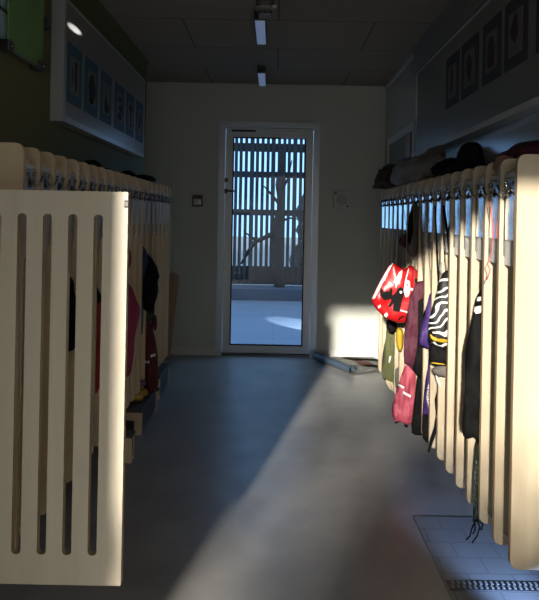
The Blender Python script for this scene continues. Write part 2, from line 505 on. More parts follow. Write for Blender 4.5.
# glass door at the end of the corridor
door = struct(bpy.data.objects.new('door_1', None)); C.objects.link(door); door.location = ((dl+dr)/2, YB, 0)
def dpart(name, bm, m, parent=door, **k): return part(name, bm, m, parent, **k)
cw = .055
bm = bmesh.new(); box(bm, dl, dl+cw, YB-.022, YB+.12, 0, dt); box(bm, dr-cw, dr, YB-.022, YB+.12, 0, dt); box(bm, dl+cw, dr-cw, YB-.022, YB+.12, dt-cw, dt)
dpart('door_frame', bm, 'casing')
bm = bmesh.new(); box(bm, dl+cw, dr-cw, YB-.01, YB+.12, 0, .018); dpart('threshold', bm, 'dark_steel')
lx0, lx1, lz1 = dl+cw+.006, dr-cw-.006, dt-cw-.006
gx0, gx1 = at(231, 240, YB).x, at(304.5, 240, YB).x
gz0, gz1 = at(267, 346.5, YB).z, at(267, 137, YB).z
leaf_bm = bmesh.new()
for a in ((lx0, gx0, .022, lz1), (gx1, lx1, .022, lz1), (gx0, gx1, .022, gz0), (gx0, gx1, gz1, lz1)):
    box(leaf_bm, a[0], a[1], YB+.02, YB+.075, a[2], a[3])
leaf = dpart('door_leaf', leaf_bm, 'alu')
bm = bmesh.new(); v = [bm.verts.new(p) for p in ((gx0, YB+.045, gz0), (gx1, YB+.045, gz0), (gx1, YB+.045, gz1), (gx0, YB+.045, gz1))]; bm.faces.new(v)
dpart('glass_pane', bm, 'door_glass', leaf)
bm = bmesh.new()
for a in ((gx0, gx0+.012, gz0, gz1), (gx1-.012, gx1, gz0, gz1), (gx0, gx1, gz0, gz0+.012), (gx0, gx1, gz1-.012, gz1)):
    box(bm, a[0], a[1], YB+.03, YB+.04, a[2], a[3])
dpart('glazing_gasket', bm, 'rubber', leaf)
h = at(225.5, 191, YB)
bm = bmesh.new(); tube(bm, [(h.x, YB+.02, h.z), (h.x, YB+.006, h.z)], .024, 18); tube(bm, [(h.x, YB+.012, h.z), (h.x, YB-.03, h.z), (h.x+.012, YB-.04, h.z), (h.x+.05, YB-.042, h.z), (h.x+.105, YB-.04, h.z)], .0085, 10)
dpart('handle', bm, 'dark_steel', leaf)
k = at(226, 180, YB)
bm = bmesh.new(); tube(bm, [(k.x, YB+.02, k.z), (k.x, YB+.004, k.z)], .022, 18); tube(bm, [(k.x, YB+.004, k.z), (k.x, YB-.004, k.z)], .01, 12); dpart('lock_cylinder', bm, 'dark_steel', leaf)
c0, c1 = at(280, 138, YB), at(306, 132.5, YB)
dpart('door_closer', bx(c0.x, c1.x, YB-.022, YB+.02, c0.z, c1.z, .004), 'alu')
r0, r1, r2 = at(231, 131.5, YB), at(256, 128.5, YB), at(299, 129.5, YB)
bm = bx(r0.x, r2.x, YB-.034, YB-.016, r0.z-.012, r0.z+.006, .002); dpart('closer_rail', bm, 'casing')
dpart('closer_arm', bx(r0.x+.01, r1.x, YB-.038, YB-.03, r0.z-.006, r0.z+.012), 'rubber')

# door in the right wall just past the rack
d2 = struct(bpy.data.objects.new('door_2', None)); C.objects.link(d2); d2.location = (XR, 4.65, 0)
y0, y1, zt = 4.16, 5.14, 1.985
bm = bmesh.new(); box(bm, XR-.018, XR+.01, y0, y0+.05, 0, zt); box(bm, XR-.018, XR+.01, y1-.05, y1, 0, zt); box(bm, XR-.018, XR+.01, y0+.05, y1-.05, zt-.055, zt)
part('door_frame', bm, 'white_trim', d2)
part('door_gap', bx(XR-.004, XR, y0+.05, y0+.13, 0, zt-.055), 'black_gap', d2)  # flat black strip; the gap's darkness is painted on the wall face
part('door_stile', bx(XR-.012, XR, y0+.13, y0+.26, 0, zt-.055), 'old_plank', d2)
part('door_panel', bx(XR-.008, XR, y0+.26, y1-.05, 0, zt-.055), 'door_pane_dark', d2)

# ------------------------------------------------------------------ notice boards with pictures
def notice_board(sgn, xw, xf, y0, y1, z0, z1, label, frame='board_frame'):
    t = thing('notice_board', label, 'notice board', (xw, (y0+y1)/2, z0))
    fr = .028; xw = xw-sgn*.002
    part('board_panel', bx(min(xw, xf), max(xw, xf), y0+fr, y1-fr, z0+fr, z1-fr*.5), 'board_white', t)
    for nm, a in (('rim', (y0, y0+fr, z0, z1)), ('rim', (y1-fr, y1, z0, z1)), ('rim', (y0+fr, y1-fr, z1-fr*.5, z1))):
        e = .003*(-sgn)
        part(nm, bx(min(xw, xf+e), max(xw, xf+e), a[0], a[1], a[2], a[3]), frame, t)
    e = (.022 if sgn > 0 else .004)*(-sgn)
    part('bottom_ledge', bx(min(xw, xf+e), max(xw, xf+e), y0+fr, y1-fr, z0, z0+fr), frame, t)
    return t
notice_board(-1, XL, -.98, 2.65, 4.28, 1.70, 2.272, 'long white notice board on the olive wall holding blue-bordered pictures')
notice_board(1, XR, .95, 1.45, 3.97, 1.70, 2.285, 'long pale notice board on right wall holding dark-bordered pictures', 'board_frame_pale')


def picture(side, xf, y0, y1, z0, z1, mat, art, label, group):
    """a child's print on a coloured mount, flat against the board"""
    t = thing('picture', label, 'picture', (xf, (y0+y1)/2, z0), group)
    s = -side
    X0, X1 = sorted((xf, xf+s*.003))
    part('mount', bx(X0, X1, y0, y1, z0, z1), mat, t)
    w, hh = y1-y0, z1-z0
    X0, X1 = sorted((xf+s*.003, xf+s*.0045))
    sh_ = part('sheet', bx(X0, X1, y0+.2*w, y1-.2*w, z0+.17*hh, z1-.2*hh), 'art_grey' if side > 0 else 'paper', t)
    bm = bmesh.new()
    for poly in art:
        vs = [bm.verts.new((xf+s*.0052, y0+u*w, z0+v*hh)) for u, v in smooth_poly(poly, 2)]
        bm.faces.new(vs)
    part('drawing', bm, 'ink_red' if side > 0 else 'ink', sh_)
def ell(cx, cy, rx, ry, n=10, wob=0, seed=1):
    r = random.Random(seed); return [(cx+rx*math.cos(2*PI*k/n)*(1+r.uniform(-wob, wob)), cy+ry*math.sin(2*PI*k/n)*(1+r.uniform(-wob, wob))) for k in range(n)]
LA = [
 ([ell(.55, .48, .10, .24, wob=.3, seed=1), ell(.55, .68, .12, .07), ell(.3, .45, .04, .2)], 'blue-mounted picture of a tall dark figure, first from the glass panel'),
 ([ell(.5, .48, .27, .28, wob=.15, seed=2), ell(.45, .24, .2, .06)], 'blue-mounted picture filled by one big dark oval, second from the near end of its board'),
 ([[(.3, .2), (.62, .2), (.68, .35), (.5, .45), (.47, .74), (.42, .74), (.44, .5), (.3, .35)], ell(.62, .3, .12, .1)], 'blue-mounted picture of a thin dark shape rising from a mound'),
 ([ell(.45, .68, .2, .06), ell(.5, .48, .15, .08, wob=.3), ell(.45, .3, .22, .09, wob=.2), ell(.68, .5, .06, .22)], 'blue-mounted picture of dark stacked bars, third from the far end of its board'),
 ([ell(.5, .66, .2, .1), ell(.5, .42, .07, .2), ell(.5, .25, .13, .05)], 'blue-mounted picture of a dark mushroom-like tree on white paper'),
 ([ell(.55, .58, .14, .12, wob=.3), ell(.42, .4, .12, .08, wob=.3)], 'blue-mounted picture with pale centre, last before the end wall'),
]
ys = [(2.694, 2.893), (2.945, 3.158), (3.21, 3.418), (3.496, 3.715), (3.764, 3.964), (4.03, 4.235)]
for (a, b), (art, lab) in zip(ys, LA):
    picture(-1, -.98, a, b, 1.80, 2.08, 'mat_blue', art, lab, 'pictures on the left notice board')
RA = [
 ([ell(.5, .5, .1, .24, wob=.35, seed=4), ell(.5, .7, .05, .06)], 'charcoal-mounted picture of a narrow figure, farthest on the right board'),
 ([ell(.5, .5, .14, .22, wob=.3, seed=5), ell(.45, .3, .1, .08)], 'charcoal-mounted picture of a small reddish figure, second from the far end'),
 ([[(.3, .22), (.68, .2), (.7, .6), (.55, .74), (.4, .7), (.3, .55)]], 'charcoal-mounted picture of a solid dark red block, third from the far end'),
 ([ell(.52, .55, .16, .2, wob=.4, seed=6)], 'charcoal-mounted picture of a pale smudged portrait, large near the frame edge'),
 ([ell(.5, .5, .17, .2, wob=.3, seed=8)], 'charcoal-mounted picture cut off by the edge of the photo'),
]
ys = [(3.035, 3.262), (2.745, 2.993), (2.468, 2.687), (2.205, 2.43), (1.92, 2.135)]
for (a, b), (art, lab) in zip(ys, RA):
    picture(1, .95, a, b, 1.90, 2.18, 'mat_charcoal', art, lab, 'pictures on the right notice board')

# green-tinted glass panel held by clips at the near end of the left wall
gp = thing('glass_panel', 'green tinted glass panel clipped to the olive wall', 'glass panel', (XL+.03, 2.35, 1.93))
part('pane', bx(XL+.024, XL+.030, 2.17, 2.494, 1.897, 2.49), 'green_glass', gp)
part('edge_strip', bx(XL+.023, XL+.031, 2.17, 2.494, 1.885, 1.897), 'lamp_body', gp)
for y, z in ((2.17, 1.90), (2.455, 1.90), (2.515, 2.10)):
    c = part('clip', bx(XL, XL+.045, y-.022, y+.022, z-.022, z+.022, .005), 'dark_steel', gp)
    bm = bmesh.new(); tube(bm, [(XL+.045, y, z), (XL+.05, y, z)], .007, 10); part('screw', bm, 'steel', c)
# window reflection at the frame edge, painted as blue panes on the wall
wn = struct(bpy.data.objects.new('window_reflection', None)); C.objects.link(wn); wn.location = (XL, 1.8, 1.9)
bm = bmesh.new(); box(bm, XL, XL+.010, 2.09, 2.143, 1.90, 2.5); box(bm, XL, XL+.010, 1.3, 2.23, 1.90, 1.92)
part('reflected_frame', bm, 'rubber', wn)
bm = bmesh.new()
for z in (2.03, 2.15, 2.27, 2.39): box(bm, XL, XL+.010, 1.3, 2.23, z, z+.013)
part('reflected_bar', bm, 'lamp_body', wn)
part('reflected_pane', bx(XL, XL+.006, 1.3, 2.23, 1.915, 2.5), 'reflection_blue', wn)

# ------------------------------------------------------------------ coat racks
def rack(sgn, xf, xw, y_first, pitch, n, zb, zt, faces, label, name='coat_rack'):
    """dividers of plywood from wall xw to front xf; sgn +1 right wall"""
    t = thing(name, label, 'coat rack', (xw, y_first+pitch*n/2, zb))
    D = abs(xw-xf); th = .018
    def pl(y):
        return lambda u, v, w: (xf+sgn*u, y+w, v)
    ct, cb, st = 1.443, 1.165, .013      # cut-out top, bottom, front strip
    solid = rounded([(0, zb), (D, zb), (D, zt), (0, zt)], [.028, 0, 0, .028])
    notch = rounded([(0, zb), (D, zb), (D, cb-.075), (st+.075, cb-.075), (st, cb), (st, ct), (D, ct), (D, zt), (0, zt)],
                    [.026, 0, 0, 0, .01, .01, 0, 0, .028])
    for i in range(n):
        bm = bmesh.new(); prism(bm, solid if i == 0 else notch, pl(y_first+pitch*i), th)
        part('divider', bm, [faces, 'birch_edge'], t)
    y0, y1 = y_first, y_first+pitch*(n-1)+th
    xb = xf+sgn*.017
    part('back_panel', bx(min(xb, xb+sgn*.010), max(xb, xb+sgn*.010), y0+th, y1, cb-.03, ct-.022), 'panel_sheen', t)
    xs = xf+sgn*.015
    part('front_rail', bx(min(xs, xs+sgn*.018), max(xs, xs+sgn*.018), y0+th, y1, ct-.020, ct-.003, .003), 'panel_grey', t)
    part('hat_shelf', bx(min(xs+sgn*.02, xw), max(xs+sgn*.02, xw), y0+th, y1, ct-.002, ct+.012), faces, t)
    bm = bmesh.new(); tube(bm, [(xf+sgn*.062, y0+th, cb-.028), (xf+sgn*.062, y1, cb-.028)], .007, 10); part('coat_rail', bm, 'steel', t)
    bm = bmesh.new(); tube(bm, [(xf+sgn*.034, y0+th, zb+.036), (xf+sgn*.034, y1, zb+.036)], .006, 10); part('bottom_rail', bm, 'panel_grey', t)
    xp = xb-sgn*.001
    for i in range(n-1):
        ya = y_first+pitch*i+th; yb = y_first+pitch*(i+1)
        # clear plastic sleeve, slightly curled off the board
        bm = bmesh.new(); rnd = random.Random(i*3+(sgn > 0)); NU, NV = 10, 8; grid = []
        kc = (-.05+.09*(ya-2)+rnd.uniform(-.02, .02)) if sgn > 0 else .03; k0, k1 = kc-.06, kc+.06
        for a_ in range(NU+1):
            row = []
            for c_ in range(NV+1):
                u = a_/NU; v = c_/NV; y = ya+.014+(yb-ya-.028)*u; z = cb+.055+(ct-.045-cb-.055)*v
                L = yb-ya-.028
                off = L*(k0*u+(k1-k0)*u*u/2)          # slope runs from k0 to k1 across the sleeve
                off = max(.001, min(.0145, .007+off-L*kc*.5))+.0006*math.sin(5*v+i)
                row.append(bm.verts.new((xp-sgn*off, y, z)))
            grid.append(row)
        for a_ in range(NU):
            for c_ in range(NV): bm.faces.new((grid[a_][c_], grid[a_+1][c_], grid[a_+1][c_+1], grid[a_][c_+1]))
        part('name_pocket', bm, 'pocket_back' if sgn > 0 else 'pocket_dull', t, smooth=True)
        ym = (ya+yb)/2; zh = 1.390
        bm = bmesh.new()
        box(bm, min(xp, xp-sgn*.006), max(xp, xp-sgn*.006), ym-.011, ym+.011, zh-.03, zh+.022)
        for s, ln in ((1, .032), (-1, .026)):
            tube(bm, [(xp-sgn*.004, ym, zh-.012*(s < 0)), (xp-sgn*ln*.5, ym+s*.008, zh-.022), (xp-sgn*ln, ym+s*.02, zh-.014), (xp-sgn*(ln+.006), ym+s*.028, zh+.012)], .004, 8)
            p = Vector((xp-sgn*(ln+.006), ym+s*.028, zh+.014)); q = bmesh.ops.create_icosphere(bm, subdivisions=2, radius=.0065, matrix=Matrix.Translation(p))
        part('hook', bm, 'hook_steel', t)
    return t
RF, RY, RP = .75, 1.80, .135
rack(1, RF, XR, RY, RP, 18, .2, 1.49, 'birch', 'sunlit birch plywood coat rack of many dividers along right wall')
LF, LY, LP = -.79, 1.815, .127
rack(-1, LF, XL, LY, LP, 21, .2, 1.497, 'birch_left', 'shaded birch plywood coat rack along the left olive wall')

# slatted plywood screen at the near end of the left rack
gy = 1.56
gt = thing('slatted_screen', 'pale plywood screen with long rounded slots standing before left rack', 'screen', (-.7, gy, 0))
e0, e1 = at(130.5, 192, gy), at(118.5, 586, gy)
gx0_, gx1_, gz0_, gz1_ = -1.035, (e0.x+e1.x)/2, e1.z, e0.z
outer = rounded([(gx0_, gz0_), (gx1_, gz0_), (gx1_, gz1_), (gx0_, gz1_)], [.004]*4, 3)
holes = []
u = at(93.8, 214.5, gy).x; pit = 25.4*gy/F; sw = 9.2*gy/F
for k in range(9):
    a = u-pit*k
    if a < gx0_+.03: break
    holes.append(rounded([(a, at(60, 555, gy).z), (a+sw, at(60, 555, gy).z), (a+sw, at(60, 214, gy).z), (a, at(60, 214, gy).z)], [.0105]*4))
bm = bmesh.new(); prism(bm, outer, lambda a, b, w: (a, gy+w, b), .020, holes)
part('slotted_panel', bm, ['gate_ply', 'gate_edge'], gt)
s0, s1 = at(123.8, 213, gy), at(129, 194, gy)
for (ya, yb, mt) in ((.12, .3, 'sticker_pale'), (.33, .72, 'sticker_grey'), (.76, .95, 'sticker_pale')):
    za, zb_ = s1.z-(s1.z-s0.z)*yb, s1.z-(s1.z-s0.z)*ya
    st = part('sticker', bx(s0.x+.001, s1.x-.002, gy-.0012, gy-.0002, za, zb_), mt, gt)
    if mt == 'sticker_grey':
        bm = bmesh.new(); box(bm, s0.x+.002, s1.x-.003, gy-.002, gy-.0013, za+.001, za+.004); box(bm, s0.x+.002, s1.x-.003, gy-.002, gy-.0013, zb_-.004, zb_-.001)
        part('sticker_bar', bm, 'ink', st)
for x in (-1.0, -.83):
    bm = bmesh.new(); box(bm, x-.02, x+.02, gy+.02, LY, .40, .44); part('bracket', bm, 'birch_left', gt)
part('foot', bx(-1.03, -.96, gy, gy+.02, 0, gz0_), 'gate_ply', gt)

# low shoe benches under the left rack
def bench(y0, y1, x1, zt, label):
    t = thing('shoe_bench', label, 'bench', ((XL+x1)/2, (y0+y1)/2, 0), 'low shoe benches under the left rack')
    x0 = -1.0
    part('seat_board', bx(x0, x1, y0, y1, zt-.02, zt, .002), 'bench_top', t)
    for y in (y0+.001, y1-.019):
        o = [(x0, 0), (x0+.05, 0), (x0+.05, zt-.065), (x1-.045, zt-.065), (x1-.045, 0), (x1-.002, 0), (x1-.002, zt-.02), (x0, zt-.02)]
        bm = bmesh.new(); prism(bm, o, lambda a, b, w, y=y: (a, y+w, b), .018)
        part('end_panel', bm, ['birch_left', 'birch_edge'], t)
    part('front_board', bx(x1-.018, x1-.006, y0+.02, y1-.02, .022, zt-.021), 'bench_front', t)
bench(2.98, 3.045, -.712, .148, 'short plywood bench block whose end shows just past the screen')
bench(3.36, 3.80, -.748, .150, 'low plywood shoe bench carrying the yellow boots')
bench(4.01, 4.36, -.772, .165, 'low plywood shoe bench farthest down the left rack')

# ------------------------------------------------------------------ ceiling fixtures
def lamp(y0, y1, x, label):
    t = thing('ceiling_lamp', label, 'ceiling lamp', (x, (y0+y1)/2, ZC), 'slim ceiling lamps')
    part('housing', bx(x-.036, x+.036, y0-.006, y1+.006, ZC-.062, ZC, .003), 'lamp_body', t)
    part('diffuser', bx(x-.029, x+.029, y0+.004, y1, ZC-.068, ZC-.0615, .002), 'diffuser', t)
    part('end_cap', bx(x-.030, x+.030, y0-.010, y0-.006, ZC-.055, ZC-.01, .001), 'rubber', t)
lamp(3.42, 3.88, at(260.5, 34, 3.6).x, 'slim ceiling lamp with bluish diffuser behind the round detector')
lamp(4.68, 5.12, at(262, 80, 4.9).x, 'slim ceiling lamp with bluish diffuser close to the end wall')
sd = thing('smoke_detector', 'round dark smoke detector on ceiling in front of the lamp', 'smoke detector', (-.075, 3.12, ZC))
bm = bmesh.new(); lathe(bm, [(0, 0), (.050, 0), (.050, -.085), (.046, -.095), (0, -.095)], (-.075, 3.12, ZC)); part('base', bm, 'lamp_body', sd)
bm = bmesh.new(); lathe(bm, [(.047, -.094), (.056, -.098), (.054, -.108), (.03, -.112), (0, -.112)], (-.075, 3.12, ZC)); part('rim', bm, 'bulkhead', sd)
part('tab', bx(-.035, -.014, 3.06, 3.075, ZC-.114, ZC-.100, .002), 'plastic_white', sd)
bm = bmesh.new()
for x in (-.105, -.075, -.045): box(bm, x-.005, x+.005, 3.12, 3.13, ZC-.135, ZC-.11)
part('cage_post', bm, 'rubber', sd)
part('cage_plate', bx(-.108, -.042, 3.09, 3.16, ZC-.142, ZC-.135, .002), 'bulkhead', sd)

# ------------------------------------------------------------------ end-wall fittings
a, b = at(192.8, 206.2, YB), at(203, 195.2, YB)
ca = thing('fire_alarm_call_point', 'small dark red fire alarm call point left of glass door', 'fire alarm', (a.x, YB, a.z))
part('housing', bx(a.x, b.x, YB-.04, YB, a.z, b.z, .006), 'alarm_red', ca)
part('break_glass', bx(a.x+.012, b.x-.008, YB-.043, YB-.039, a.z+.012, b.z-.036), 'plastic_white', ca)
part('arrow_mark', bx(b.x-.04, b.x-.014, YB-.0445, YB-.0425, a.z+.022, b.z-.05), 'sign_white', ca)
a, b = at(333, 208.5, YB), at(349, 191.5, YB)
sp = thing('wall_speaker', 'square white wall speaker with round grille right of glass door', 'speaker', (a.x, YB, a.z))
part('housing', bx(a.x, b.x, YB-.05, YB, a.z, b.z, .006), 'plastic_white', sp)
m_ = (a+b)/2
bm = bmesh.new(); tube(bm, [(m_.x, YB-.049, m_.z), (m_.x, YB-.054, m_.z)], .052, 28); part('grille', bm, 'plastic_grille', sp)
for x, z in ((a.x+.018, b.z-.022), (b.x-.018, a.z+.022)):
    part('screw_cap', bx(x-.008, x+.008, YB-.053, YB-.049, z-.008, z+.008, .002), 'rubber', sp)

# leaning plank
pk = thing('plank', 'reddish wooden plank with a hole leaning beside left rack', 'plank', (-.95, 5.2, 0))
o = rounded([(-.052, 0), (.052, 0), (.052, .76), (-.052, .76)], [.004, .004, .05, .05], 8)
bm = bmesh.new(); prism(bm, o, lambda a, b, w: (a, w, b), .02, [ell(0, .715, .014, .014, 16)])
bm.transform(Matrix.Translation((-.975, 5.225, 0)) @ Matrix.Rotation(-.095, 4, 'X') @ Matrix.Rotation(.075, 4, 'Y'))
part('board', bm, ['old_plank', 'old_plank'], pk)
bm = bmesh.new(); lathe(bm, [(.012, 0), (.017, 0), (.017, .004), (.012, .004), (.012, 0)], (0, 0, 0), 20)
bm.transform(Matrix.Translation((-.975, 5.225, 0)) @ Matrix.Rotation(-.095, 4, 'X') @ Matrix.Rotation(.075, 4, 'Y') @ Matrix.Translation((0, -.003, .715)) @ Matrix.Rotation(PI/2, 4, 'X'))
part('eyelet', bm, 'steel', pk)

# door mat, its left edge rolled up
def mat_bm():
    bm = bmesh.new(); prof = []
    # cross profile (s across from the roll, z): flat and wavy on the right, rolled at the left
    R = .030
    for k in range(26):
        th = -PI*.5 - 2*PI*1.25*(25-k)/25.0 + 2*PI
        rr = R*(.45+.55*k/25.0)
        prof.append((R*1.0+rr*math.cos(th)*1.25, R+rr*math.sin(th)-0.0))
    prof = [(.012+.05*math.cos(-PI/2 - 1.35*PI*(1-k/25.0)*1.3)*(.5+.5*k/25), .040+.039*math.sin(-PI/2-1.35*PI*(1-k/25.0)*1.3)*(.5+.5*k/25)) for k in range(26)]
    for k in range(1, 27): prof.append((.012+k*.02, .003+.022*max(0, math.sin((k-2)/26*PI*2.2))*(.4+.6*k/26)))
    rows = []
    A, B = Vector((.655, 4.74)), Vector((.385, 5.20))
    d = (B-A); L = d.length; d.normalize(); nrm = Vector((d.y, -d.x))
    if nrm.x < 0: nrm = -nrm
    NL = 24
    for i in range(NL+1):
        row = []
        for j, (s, z) in enumerate(prof):
            q = A+d*L*i/NL+nrm*s
            if s > .1: 
                q = Vector((min(q.x, .985), min(q.y, 5.31)))
            zz = z + (.008*math.sin(i*.5+j*.35) if s > .07 else 0)*min(1, max(0, (s-.07)/.1))
            row.append(bm.verts.new((q.x, q.y, max(zz, .002)+.004)))
        rows.append(row)
    for i in range(NL):
        for j in range(len(prof)-1):
            f = bm.faces.new((rows[i][j], rows[i+1][j], rows[i+1][j+1], rows[i][j+1])); f.smooth = True
            f.material_index = 1 if j < 22 else (2 if 36 < j < 43 and 5 < i < 17 else 0)
    bmesh.ops.solidify(bm, geom=bm.faces[:], thickness=.006)
    return bm
o = link('door_mat', mat_bm(), ['mat_grey', 'mat_roll_reflection', 'mat_red'], normals=True); origin(o, (.7, 5.0, 0))
tag(o, 'grey rubber door mat with one edge rolled up beside glass door', 'door mat')

# slotted strip of the reflected decking, built as a drain
dr_ = thing('reflected_deck_drain', 'slotted strip of reflected decking built as a floor drain under right rack', 'drain', (.78, 2.03, 0))
bm = bmesh.new(); box(bm, .63, .995, 2.005, 2.055, .003, .006)
part('channel', bm, 'dark_steel', dr_)
bm = bmesh.new()
for k in range(18):
    x = .640+k*.0195
    box(bm, x, x+.009, 2.010, 2.027, .006, .0075); box(bm, x+.006, x+.015, 2.033, 2.050, .006, .0075)
part('grating', bm, 'bulkhead', dr_)

# ------------------------------------------------------------------ things hanging on the right rack
def hook_pt(Y, side=1): return Vector((.738 if side > 0 else -.778, Y, 1.368))
def loop(parent, p, mat, side=1, r=.001, name='hanging_loop'):
    """cord from the top of a thing up to its hook"""
    p = Vector(p); h = hook_pt(p.y, side); bm = bmesh.new()
    for s in (-.006, .006):
        tube(bm, [h+Vector((0, s, 0)), h.lerp(p, .5)+Vector((0, s*1.6, -.02)), p+Vector((0, s, -.01))], r, 6)
    o = link(name, bm, mat); o.parent = parent
    o.data.transform(Matrix.Translation(-Vector(parent.location)))
    return o

def hang(name, label, cat, poly, Y, thick, mats, cord='black_cloth', side=1, **kw):
    cord = 'grey_cloth'
    o = cloth(name, label, cat, poly, Y, thick, mats, **kw)
    loop(o, o.location.copy()+Vector((0, 0, -.005)), cord, side)
    return o

# long black jacket, third slot
hang('jacket', 'long black jacket with pale reflective marks, nearest garment on right rack', 'jacket',
     [(484, 287), (479, 290), (474, 308), (469, 330), (465, 360), (464, 400), (461, 434), (468, 440), (474, 436), (478, 446), (484, 449), (497, 446), (507, 420), (508, 350), (503, 300), (493, 284)],
     2.138, .07, ['black_cloth', 'reflective'], folds=.006, freq=170, seed=3,
     prints=[([(477, 297), (482, 295.5), (481.5, 299), (476.5, 301)], 1), ([(474.2, 307), (479, 304.5), (480, 308), (478, 312), (474.5, 313), (473, 310)], 1)])
# lanyard below it
ln = thing('lanyard', 'dark printed lanyard dangling below the long black jacket', 'lanyard', tuple(at(483, 440, 2.1)))
pts = [(482, 438), (478, 450), (476, 480), (475, 505), (474, 522)]
bm = bmesh.new()
for k, off in ((0, 0), (1, 3.5)):
    w = .012
    for (xa, ya), (xb, yb) in zip(pts, pts[1:]):
        a_, b_ = at(xa+off*(1 if ya > 440 else 0), ya, 2.10+.008*k), at(xb+off, yb, 2.10+.008*k)
        vs = [bm.verts.new(q) for q in (a_+Vector((-w/2, 0, 0)), a_+Vector((w/2, .004, 0)), b_+Vector((w/2, .004, 0)), b_+Vector((-w/2, 0, 0)))]
        bm.faces.new(vs)
bmesh.ops.solidify(bm, geom=bm.faces[:], thickness=.0015)
part('strap', bm, 'teal_strap', ln)
bm = bmesh.new()
for k in range(9):
    q = at(476.2+.6*math.sin(k*2)-k*.2, 462+k*5.4, 2.096)
    tube(bm, [q+Vector((-.004, 0, .006)), q+Vector((.004, 0, .003)), q+Vector((-.003, 0, -.003)), q+Vector((.004, 0, -.006))], .0011, 5)
part('strap_marks', bm, 'strap_print', ln)
bm = bmesh.new()
for e in ([(476, 520), (472, 528), (470, 536), (466, 540)], [(477, 520), (480, 527), (477, 536), (472, 543)], [(475, 520), (475, 530), (473, 534)], [(476, 519), (483, 524), (481, 530)]):
    tube(bm, [at(x, y, 2.10) for x, y in e], .0028, 6)
part('loose_cords', bm, 'black_cloth', ln)
bm = bmesh.new(); tube(bm, [at(484, 430, 2.11), at(482, 440, 2.104), at(480, 452, 2.102)], .004, 6); part('cord', bm, 'teal_strap', ln)

# pink string in the second slot
bm = bmesh.new(); tube(bm, [at(491, 252, 2.0), at(490.5, 258, 1.99), at(487.5, 264, 1.985), at(490, 270, 1.985), at(488.5, 276, 1.985), at(486.5, 280, 1.985)], .002, 6)
tube(bm, [at(491, 252, 2.0), Vector((.755, 2.0, 1.25)), Vector((.738, 2.0, 1.35))], .002, 6)
o = link('ribbon', bm, 'pink_string'); origin(o, at(491, 252, 2.0)); tag(o, 'thin pink cord dangling near top of the right rack', 'cord')

# zebra striped rucksack
zb_ = thing('rucksack', 'black and white zebra-striped rucksack hanging on right rack', 'rucksack', tuple(at(452, 270, 2.545)))
cloth('bag_body', '', '', [(449, 269), (444, 271), (438, 283), (437, 293), (432, 306), (428, 325), (430, 340), (436, 347), (446, 349), (456, 346), (466, 338), (467, 300), (460, 274)], 2.545, .085, ['zebra', 'yellow_cloth'], parent=zb_, folds=.005, seed=11, step=.01)
cloth('bag_base', '', '', [(430, 342), (440, 347), (455, 346), (464, 340), (464, 360), (450, 366), (431, 366), (428.5, 354)], 2.535, .08, ['black_cloth', 'yellow_cloth'], parent=zb_, folds=.003, seed=12,
      prints=[([(431, 361.5), (444, 363), (444, 364), (431, 362.8)], 1)])
cloth('yellow_lining', '', '', [(429.5, 333), (435, 338), (447, 339), (447, 342.5), (438, 343), (431, 339)], 2.492, .012, ['yellow_cloth'], parent=zb_, folds=.001, seed=13)
cloth('side_pouch', '', '', [(428, 333), (431, 330), (434, 336), (432, 343), (428.5, 341)], 2.51, .02, ['black_cloth'], parent=zb_, folds=.001, seed=14)
bm = bmesh.new(); tube(bm, [at(452, 272, 2.545), Vector((.762, 2.545, 1.2)), Vector((.738, 2.545, 1.345))], .006, 8); part('strap', bm, 'black_cloth', zb_)
bm = bmesh.new(); tube(bm, [at(441, 262, 2.6), at(440, 270, 2.6), at(442.5, 276, 2.59), at(446, 279, 2.56)], .006, 8); part('carry_loop', bm, 'light_grey_cloth', zb_)
# grey pouch under it
cp = cloth('pouch', 'small grey pouch with white tag under the zebra rucksack', 'pouch', [(431, 368), (439, 366), (449, 362), (458, 364), (460, 374), (450, 378), (438, 377), (433, 374)], 2.57, .05, ['grey_cloth'], seed=15, folds=.003)
cloth('white_tag', '', '', [(435, 376), (437, 375), (441, 384), (440.5, 387), (438.5, 386)], 2.555, .006, ['reflective'], parent=cp, folds=.0005, seed=16, step=.006)
loop(cp, at(452, 364, 2.57), 'black_cloth')
# dangling black strap with button
bs = thing('strap', 'thin black strap with white button hanging below the grey pouch', 'strap', tuple(at(441, 380, 2.68)))
bm = bmesh.new(); tube(bm, [at(441, 368, 2.68), at(440, 385, 2.68), at(437, 400, 2.68), at(438, 415, 2.68), at(436, 428, 2.68), at(432, 440, 2.68), at(428.5, 452, 2.68)], [.005, .006, .010, .009, .009, .008, .004], 8)
tube(bm, [at(441, 368, 2.68), Vector((.765, 2.68, .95)), Vector((.738, 2.68, 1.345))], .004, 6); part('band', bm, 'black_cloth', bs, smooth=True)
bm = bmesh.new(); bmesh.ops.create_icosphere(bm, subdivisions=3, radius=.0085, matrix=Matrix.Translation(at(438, 417, 2.668))); part('button', bm, 'bag_white', bs, smooth=True)

# purple jacket
hang('jacket', 'purple jacket hanging left of the zebra rucksack', 'jacket',
     [(434, 289), (431, 292), (426, 308), (420, 330), (418, 344), (424, 348), (432, 350), (441, 349), (449, 340), (450, 310), (444, 290)], 2.81, .07, ['purple_cloth'], cord='purple_cloth', seed=21)
# second purple garment with white print lower down
hang('trousers', 'purple trousers with a white speckled patch near floor on right rack', 'trousers',
     [(432, 347), (428, 362), (425, 385), (423, 410), (421, 436), (428, 445), (436, 440), (447, 430), (449, 380), (445, 350)], 2.83, .055, ['purple_cloth', 'speckle', 'black_cloth'], cord='purple_cloth', seed=22,
     prints=[([(433, 376), (430, 378), (426.5, 386), (426, 398), (428, 410), (433, 412), (438, 405), (438, 380)], 1), ([(400, 414), (460, 414), (460, 450), (400, 450)], 2)])
